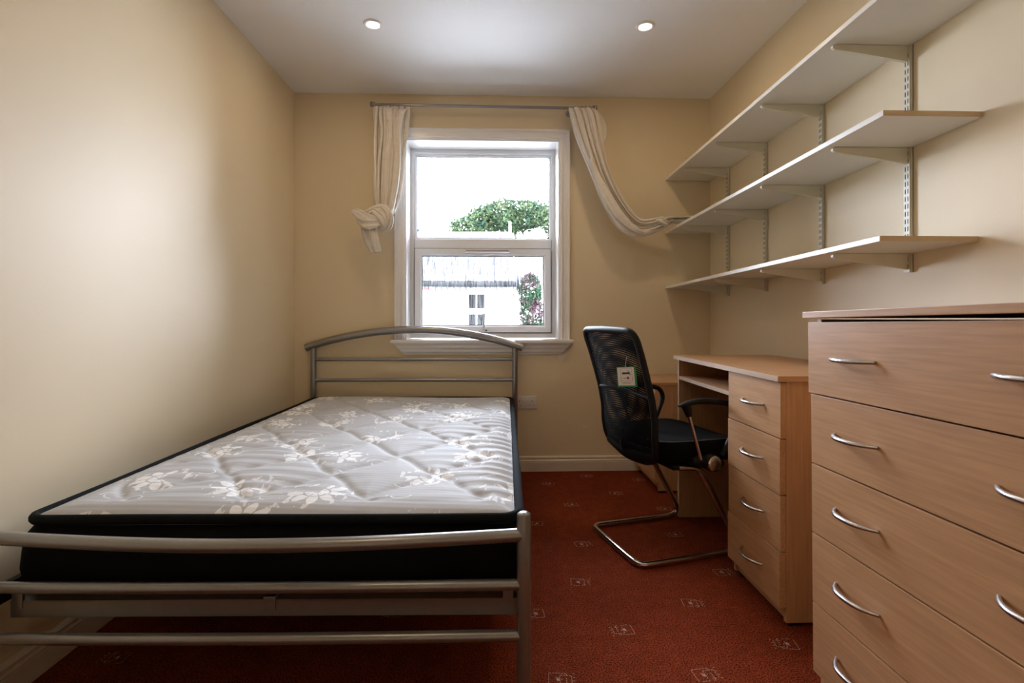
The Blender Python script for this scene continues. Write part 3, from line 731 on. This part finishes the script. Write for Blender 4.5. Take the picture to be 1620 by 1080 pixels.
# ------------------------------------------------------------------ curtain pole and curtains
YP = 3.20
pole = thing('curtain_pole', 'thin dark steel curtain pole above the window', 'curtain pole', (0, YP, 2.268), 0)
obj('pole', T([(-.728, 0, .002), (.615, 0, -.004)], .0085, seg=14), 'pole', pole, smooth=True)
for s_, x in ((-1, -.722), (1, .610)):
    bm = bmesh.new()
    for q in range(3):
        me = bpy.data.meshes.new('t'); b2 = lathe([(.008, 0), (.0150, .001), (.0160, .004), (.0150, .008), (.008, .009)], 'x', 20, (x+(q*.0105 if s_ > 0 else -q*.0105-.009), 0, -.003*s_)); b2.to_mesh(me); b2.free(); bm.from_mesh(me)
    obj('finial', bm, 'pole', pole, smooth=True)
for x in (-.632, .478):
    bm = T([(x, .098, .0), (x, .02, .0), (x, .004, -.010), (x, -.006, -.012)], .006, seg=8)
    me = bpy.data.meshes.new('t'); b2 = lathe([(.020, .094), (.020, .0995)], 'y', 18, (x, 0, 0)); b2.to_mesh(me); b2.free(); bm.from_mesh(me)
    obj('pole_bracket', bm, 'pole', pole, smooth=True)
def ring(x, tilt=0):
    P = [(x+.004*math.sin(a+tilt), .0135*math.cos(a), .0135*math.sin(a)-.004) for a in [2*PI*k/18 for k in range(19)]]
    return T(P, .0016, seg=6, cap=False)
for x in (-.700, -.668, -.652, -.622, -.590, -.575, -.545, .500, .525, .548, .570, .590): obj('curtain_ring', ring(x, x*40), 'pole', pole, smooth=True)

def pleated(name, st, nf, m='cloth', parent=None, nu=7, nv=150, sharp=.85, seed=1, depth=.5, caps=False):
    """closed bundle of cloth: stations (centre, half-width vector W, half-depth vector N, fold strength)"""
    r_ = random.Random(seed)
    C = catmull([s[0] for s in st], nu); W = catmull([s[1] for s in st], nu); N = catmull([s[2] for s in st], nu); A = catmull([(s[3], 0, 0) for s in st], nu)[:, 0]
    n = len(C); u = np.linspace(0, 1, n)[:, None]; th = np.linspace(0, 2*PI, nv, endpoint=False)[None, :]
    p1, p2, p3 = r_.random()*6, r_.random()*6, r_.random()*6
    wp = th+.25*np.sin(2*th+p3+u*1.5)+.12*np.sin(5*th+p2-u*3)
    f = np.abs(np.sin(nf/2*wp+p1+.5*np.sin(3*u*PI+p2)))**sharp; f2 = np.sin((nf*1.7)*wp/1+p2+2*u)
    rad = 1-depth*A[:, None]*(1-f)+.04*f2*A[:, None]
    P = C[:, None, :]+W[:, None, :]*(np.cos(th)*(1-.25*depth*A[:, None]*(1-f)))[..., None]+N[:, None, :]*(np.sin(th)*rad*1.0+.35*A[:, None]*(f-.5)*np.sign(np.sin(th)))[..., None]
    V = P.reshape(-1, 3); i = np.arange(n-1)[:, None]*nv+np.arange(nv)[None, :]; j = np.arange(n-1)[:, None]*nv+(np.arange(nv)+1)[None, :] % nv
    F = np.stack([i, j, j+nv, i+nv], -1).reshape(-1, 4).tolist()
    F.append(list(range(nv))[::-1]); F.append(list(range((n-1)*nv, n*nv)))
    me = bpy.data.meshes.new(name); me.from_pydata(V.tolist(), [], F); me.update()
    for p in me.polygons: p.use_smooth = True
    return new_obj(name, me, m, parent)
V3 = lambda *a: np.array(a, float)
lc = thing('curtain', 'cream curtain left of the window, hanging straight and tied in a knot', 'curtain', (0, 0, 0), 0, 'cream window curtains')
def S(x, y, z, w, dpt, a, tilt=0): return (V3(x, y, z), V3(w*math.cos(tilt), 0, w*math.sin(tilt)), V3(0, dpt, 0), a)
hang = pleated('hanging_cloth', [S(-.618, 3.205, 2.262, .108, .010, .8), S(-.617, 3.205, 2.22, .106, .012, .9), S(-.622, 3.205, 2.12, .104, .016, 1), S(-.634, 3.205, 1.98, .092, .018, 1), S(-.640, 3.205, 1.82, .088, .020, 1),
                         S(-.648, 3.20, 1.70, .078, .022, 1), S(-.660, 3.195, 1.62, .062, .026, .9), S(-.675, 3.19, 1.575, .045, .03, .7)], 9, parent=lc, seed=4, depth=.75, sharp=.6)
# pleats running down from the heading; each is a fold of its own with a crease beside it
LP = [(-.712, .015, [-.712, -.714, -.716, -.716, -.712, -.700], .020), (-.684, .011, [-.682, -.675, -.690, -.694, -.694, -.688], .014), (-.662, .013, [-.658, -.655, -.664, -.670, -.672, -.672], .020),
      (-.628, .023, [-.627, -.626, -.638, -.648, -.652, -.656], .024), (-.592, .016, [-.600, -.612, -.610, -.620, -.628, -.640], .018), (-.548, .024, [-.560, -.580, -.582, -.592, -.604, -.622], .022)]
for k, (x, w_, xs, dp) in enumerate(LP):
    zt_ = 2.252-.012*(k == 3)-.003*k; zz_ = [2.20, 2.08, 1.94, 1.80, 1.70, 1.60]
    st_ = [S(x, 3.190, zt_, w_, .012, .5)]+[S(xq, 3.176-.008*(k % 2), zq, w_*f_, dp, .7) for xq, zq, f_ in zip(xs, zz_, (1.0, .85, .88, .85, .78, .6))]
    pleated('pleat', st_, 2+k % 2, parent=lc, nv=44, seed=20+k, depth=.5, sharp=.7)
pleated('turned_hem', [S(-.630, 3.172, 2.236, .022, .008, .4), S(-.628, 3.155, 2.20, .022, .010, .4), S(-.628, 3.150, 2.155, .016, .010, .4)], 2, parent=lc, nv=30, seed=27)
# the knot: bands of cloth wound round each other
def band(name, pts, ws, ds, nf, seed, parent, nrm=(0, -1, 0)):
    st = []; P = [V3(*p) for p in pts]
    for k, p in enumerate(P):
        t = P[min(k+1, len(P)-1)]-P[max(k-1, 0)]; t /= np.linalg.norm(t); nn = V3(*nrm); nn = nn-t*nn.dot(t); nn /= np.linalg.norm(nn); s = np.cross(t, nn)
        st.append((p, s*ws[k], nn*ds[k], .8))
    return pleated(name, st, nf, parent=parent, seed=seed, nv=70, depth=.4)
kx, kz = -.700, 1.560
band('knot_band', [(-.600, 3.195, 1.615), (-.630, 3.16, 1.622), (-.680, 3.13, 1.615), (-.735, 3.13, 1.585), (-.765, 3.15, 1.545), (-.760, 3.18, 1.51)], [.008, .020, .034, .036, .028, .015], [.006, .012, .016, .018, .016, .01], 7, 31, lc)
band('knot_band', [(-.720, 3.17, 1.635), (-.665, 3.125, 1.610), (-.632, 3.115, 1.560), (-.640, 3.13, 1.510), (-.672, 3.16, 1.492)], [.012, .036, .040, .030, .012], [.008, .018, .020, .018, .01], 8, 32, lc)
band('knot_band', [(-.755, 3.16, 1.600), (-.705, 3.115, 1.598), (-.665, 3.098, 1.560), (-.650, 3.11, 1.520), (-.655, 3.14, 1.495)], [.010, .024, .026, .020, .010], [.006, .014, .016, .014, .008], 6, 33, lc)
band('knot_loop', [(-.640, 3.12, 1.575), (-.700, 3.10, 1.555), (-.765, 3.10, 1.565), (-.815, 3.12, 1.595), (-.838, 3.14, 1.612), (-.820, 3.16, 1.610), (-.770, 3.16, 1.60)], [.010, .022, .030, .026, .010, .012, .015], [.006, .012, .012, .010, .006, .006, .008], 4, 34, lc)
band('knot_loop', [(-.660, 3.11, 1.535), (-.705, 3.095, 1.515), (-.750, 3.10, 1.515), (-.790, 3.12, 1.545), (-.812, 3.14, 1.580)], [.008, .018, .024, .022, .010], [.006, .012, .012, .010, .006], 4, 35, lc)
band('tail', [(-.770, 3.15, 1.53), (-.766, 3.14, 1.48), (-.755, 3.14, 1.43), (-.735, 3.145, 1.385), (-.722, 3.15, 1.358)], [.028, .024, .022, .018, .014], [.012, .010, .010, .009, .008], 4, 36, lc)
band('tail', [(-.715, 3.13, 1.52), (-.708, 3.115, 1.47), (-.697, 3.115, 1.41), (-.686, 3.12, 1.358)], [.016, .021, .022, .022], [.012, .012, .012, .010], 2, 37, lc)

rc = thing('curtain', 'cream curtain right of the window, swept aside onto the middle shelf', 'curtain', (0, 0, 0), 0, 'cream window curtains')
def S2(x, y, z, ang, w, dpt, a):
    # ang: direction of travel in the x-z plane (degrees below horizontal, towards +x)
    a_ = R(ang); t = V3(math.cos(a_), 0, -math.sin(a_)); s = V3(math.sin(a_), 0, math.cos(a_))
    return (V3(x, y, z), s*w, V3(0, dpt, 0), a)
def sw(k_dp, dy, dn, wf, n0=0, n1=99):
    raw = [(.540, 2.248, 92, .085, .5), (.560, 2.200, 80, .090, .7), (.582, 2.10, 76, .084, .9), (.610, 1.99, 74, .068, 1), (.648, 1.87, 70, .056, 1), (.700, 1.745, 64, .060, 1), (.755, 1.645, 58, .066, 1),
           (.815, 1.565, 44, .066, 1), (.885, 1.525, 20, .056, .9), (.960, 1.528, -4, .048, .8), (1.030, 1.552, -12, .036, .8), (1.080, 1.566, -10, .026, .7), (1.16, 1.562, 8, .030, .9), (1.26, 1.560, 2, .028, 1), (1.34, 1.558, 4, .02, .9)]
    out_ = []
    for i_, (x, z, ang, w, dq) in enumerate(raw[n0:n1]):
        a_ = R(ang); sv = (math.sin(a_), math.cos(a_)); yb = 3.185 if i_+n0 < 9 else 3.185-.018*(i_+n0-8)
        out_.append(S2(x+sv[0]*w*dn, yb-dy, z+sv[1]*w*dn, ang, w*wf, k_dp*dq, 1))
    return out_
pleated('draped_cloth', sw(.022, 0, 0, 1), 7, parent=rc, seed=11, nu=8, depth=.75, sharp=.6)
for k, (dn, wf, dp, dy, n1) in enumerate(((-.80, .20, .022, .020, 12), (-.42, .22, .026, .030, 13), (-.02, .20, .022, .022, 12), (.36, .22, .028, .032, 13), (.76, .22, .022, .020, 11))):
    pleated('pleat', sw(dp, dy, dn, wf, 0, n1), 2+k % 2, parent=rc, nv=44, seed=50+k, depth=.5, sharp=.7)
pleated('turned_hem', [S(.628, 3.20, 2.232, .035, .010, .5), S(.655, 3.195, 2.17, .042, .012, .5, -.3), S(.665, 3.19, 2.10, .034, .012, .5, -.3), S(.652, 3.185, 2.03, .022, .012, .5), S(.645, 3.18, 1.96, .018, .01, .5), S(.665, 3.17, 1.86, .012, .008, .4)], 3, parent=rc, nv=40, seed=61)
band('loose_fold', [(.585, 3.12, 1.93), (.635, 3.112, 1.80), (.700, 3.105, 1.67), (.765, 3.10, 1.575), (.840, 3.10, 1.505), (.905, 3.11, 1.480)], [.008, .020, .026, .028, .022, .008], [.006, .010, .012, .012, .012, .006], 2, 62, rc)
band('loose_fold', [(.690, 3.14, 1.70), (.715, 3.125, 1.60), (.770, 3.12, 1.52), (.840, 3.12, 1.482), (.93, 3.125, 1.488), (1.01, 3.13, 1.52)], [.006, .014, .020, .022, .018, .008], [.006, .010, .012, .012, .010, .006], 2, 63, rc)
band('gathered_end', [(.985, 3.12, 1.56), (1.01, 3.10, 1.556), (1.035, 3.105, 1.540), (1.05, 3.12, 1.527)], [.016, .022, .020, .010], [.014, .018, .018, .010], 4, 64, rc)

# ------------------------------------------------------------------ outside
gz = -2.9
struct(obj('ground', B(-30, 30, 3.9, 60, gz-.1, gz), 'ground'))
def window_far(parent, x0, x1, z0, z1, y, bars):
    f = obj('window', frame([(0, y-.03), (.05, y-.03), (.05, y+.02), (0, y+.02)], x0, x1, z0, z1), 'upvc', parent)
    obj('pane', B(x0+.04, x1-.04, y-.005, y+.0, z0+.04, z1-.04), 'extglass', f)
    for k in range(1, bars): xx = x0+(x1-x0)*k/bars; obj('glazing_bar', B(xx-.015, xx+.015, y-.025, y+.0, z0+.04, z1-.04), 'upvc', f)
hs = thing('house', 'white rendered house with pale tiled roof seen through the window', 'house', (0, 12, gz), 0)
g = -gz
obj('wall', B(-4.2, .42, 0, 6, 0, 1.86+g), 'render', hs)
bm = bmesh.new(); pr2 = [(-.25, 1.80+g), (3, 3.32+g), (6.25, 1.80+g), (6.25, 1.68+g), (-.25, 1.68+g)]
strip_profile(bm, pr2, [lambda p: (-4.3, p[0], p[1]), lambda p: (.48, p[0], p[1])]); obj('roof', bm, 'roof', hs)
nx = 19
rows = bmesh.new()
for r_i in range(12):
    t0 = r_i/12; y = -.25+3.25*t0; z = 1.80+g+1.52*t0
    for c_i in range(30):
        x = -4.3+c_i*.16; box(rows, x, x+.152, y, y+.30, z+.010+.004*(c_i % 2), z+.030+.13)
ro = obj('roof_tiles', rows, 'roof', hs); ro['kind'] = 'stuff'
for k in range(11): obj('ridge_tile', T([(-4.3+k*.44, 3, 3.36+g), (-3.875+k*.44, 3, 3.36+g)], .10, seg=12), 'roof', hs, smooth=True)
obj('gutter', T([(-4.3, -.32, 1.74+g), (.5, -.32, 1.74+g)], .06, seg=10), 'gutter', hs, smooth=True)
for k in range(12): obj('rafter_end', B(-1.35+k*.14, -1.32+k*.14, -.24, -.02, 1.60+g, 1.68+g), 'roof', hs)
window_far(hs, -.63, -.16, 1.15+g, 1.58+g, 0, 2); window_far(hs, -.63, -.16, .72+g, 1.12+g, 0, 2)
window_far(hs, -2.6, -2.0, .72+g, 1.5+g, 0, 2)
obj('air_brick', B(-1.62, -1.47, -.01, .01, 1.62+g, 1.75+g), 'red', hs)
obj('chimney_pot', T([(.47, 3, 3.0+g), (.47, 3, 3.75+g)], .035, seg=12), 'render', hs, smooth=True)
h2 = thing('house', 'second low white house with pale roof behind the climber, at the right', 'house', (3.75, 15.6, gz), 0)
obj('wall', B(-2.9, 4, 0, 5, 0, 2.0+g), 'render', h2)
bm = bmesh.new(); strip_profile(bm, [(-.3, 1.95+g), (2.5, 3.55+g), (5.3, 1.95+g)], [lambda p: (-3.0, p[0], p[1]), lambda p: (4.2, p[0], p[1])]); obj('roof', bm, 'roof', h2)
for k in range(16): obj('ridge_tile', T([(-3.0+k*.44, 2.5, 3.58+g), (-2.6+k*.44, 2.5, 3.58+g)], .10, seg=10), 'roof', h2, smooth=True)

def leaves(name, blobs, n, size, m, parent, seed):
    rg = np.random.default_rng(seed); tot = sum(b[6] for b in blobs); V = []; 
    for (cx, cy, cz, rx, ry, rz, wt) in blobs:
        k = int(n*wt/tot); d_ = rg.normal(size=(k, 3)); d_ /= np.linalg.norm(d_, axis=1)[:, None]
        rad = rg.uniform(.72, 1.08, k)[:, None]; c_ = np.array([cx, cy, cz])+d_*rad*np.array([rx, ry, rz])
        a = rg.normal(size=(k, 3)); a /= np.linalg.norm(a, axis=1)[:, None]; b_ = np.cross(a, rg.normal(size=(k, 3))); b_ /= np.linalg.norm(b_, axis=1)[:, None]
        s = size*rg.uniform(.6, 1.3, k)[:, None]
        V.append(np.stack([c_-a*s, c_-b_*s*.45, c_+a*s, c_+b_*s*.45], 1))
    V = np.concatenate(V).reshape(-1, 3); F = np.arange(len(V)).reshape(-1, 4)
    me = bpy.data.meshes.new(name); me.from_pydata(V.tolist(), [], F.tolist()); o = new_obj(name, me, m, parent); o['kind'] = 'stuff'; return o
tr = thing('tree', 'large round leafy green tree beyond the house roof', 'tree', (1.6, 22.9, gz), 0)
bl = [(0, 0, 3.6+g, 3.6, 2.0, 1.6, 2)]
rr = random.Random(5)
for k in range(34):
    a = rr.uniform(0, PI); q = rr.uniform(.55, .95)
    bl.append((-3.5*q*math.cos(a)*1.0, rr.uniform(-1.6, .3), 3.7+g+2.35*q*math.sin(a), rr.uniform(.5, .9), rr.uniform(.5, .9), rr.uniform(.35, .6), .55))
leaves('foliage', bl, 22000, .085, 'leaf', tr, 1)
obj('trunk', T([(0, 0, 0), (.1, 0, 2), (0, 0, 4.5), (.3, 0, 7)], [.35, .28, .22, .1], seg=12), 'bark', tr, smooth=True)
for a, b_ in (((0, 0, 4.2), (-2.2, 0, 6.8)), ((0, 0, 4.6), (2.2, 0, 7.2)), ((.1, 0, 5), (-.8, -.8, 7.8))): obj('branch', T([a, tuple((Vector(a)+Vector(b_))/2+Vector((0,0,-.1))), b_], [.14, .09, .04], seg=8), 'bark', tr, smooth=True)
t2 = thing('tree', 'small green treetop at the left end of the far roof', 'tree', (-3.1, 22, gz), 0)
leaves('foliage', [(-.2, 0, 4.3+g, .5, .5, .45, 1), (.35, 0, 4.1+g, .35, .4, .35, .6), (-.3, 0, 3.6+g, .7, .6, .6, 1)], 1500, .08, 'leaf', t2, 2)
obj('trunk', T([(0, 0, 0), (0, 0, 4), (-.1, 0, 7)], [.15, .12, .06], seg=10), 'bark', t2, smooth=True)
cl = thing('climbing_shrub', 'tall dark leafy climber at the right end of the white house', 'shrub', (.86, 11.5, gz), 0)
leaves('foliage', [(-.05, 0, 1.55+g, .24, .3, .40, 1), (.0, 0, 1.0+g, .26, .3, .55, 1), (.02, 0, .3+g, .32, .35, .7, 1.2), (.05, 0, -1+g, .4, .4, 1.2, 1.2)], 5200, .045, 'leafdark', cl, 3)
obj('stem', T([(0, 0, 0), (.03, 0, 2), (0, 0, 4.2)], [.06, .05, .03], seg=8), 'bark', cl, smooth=True)
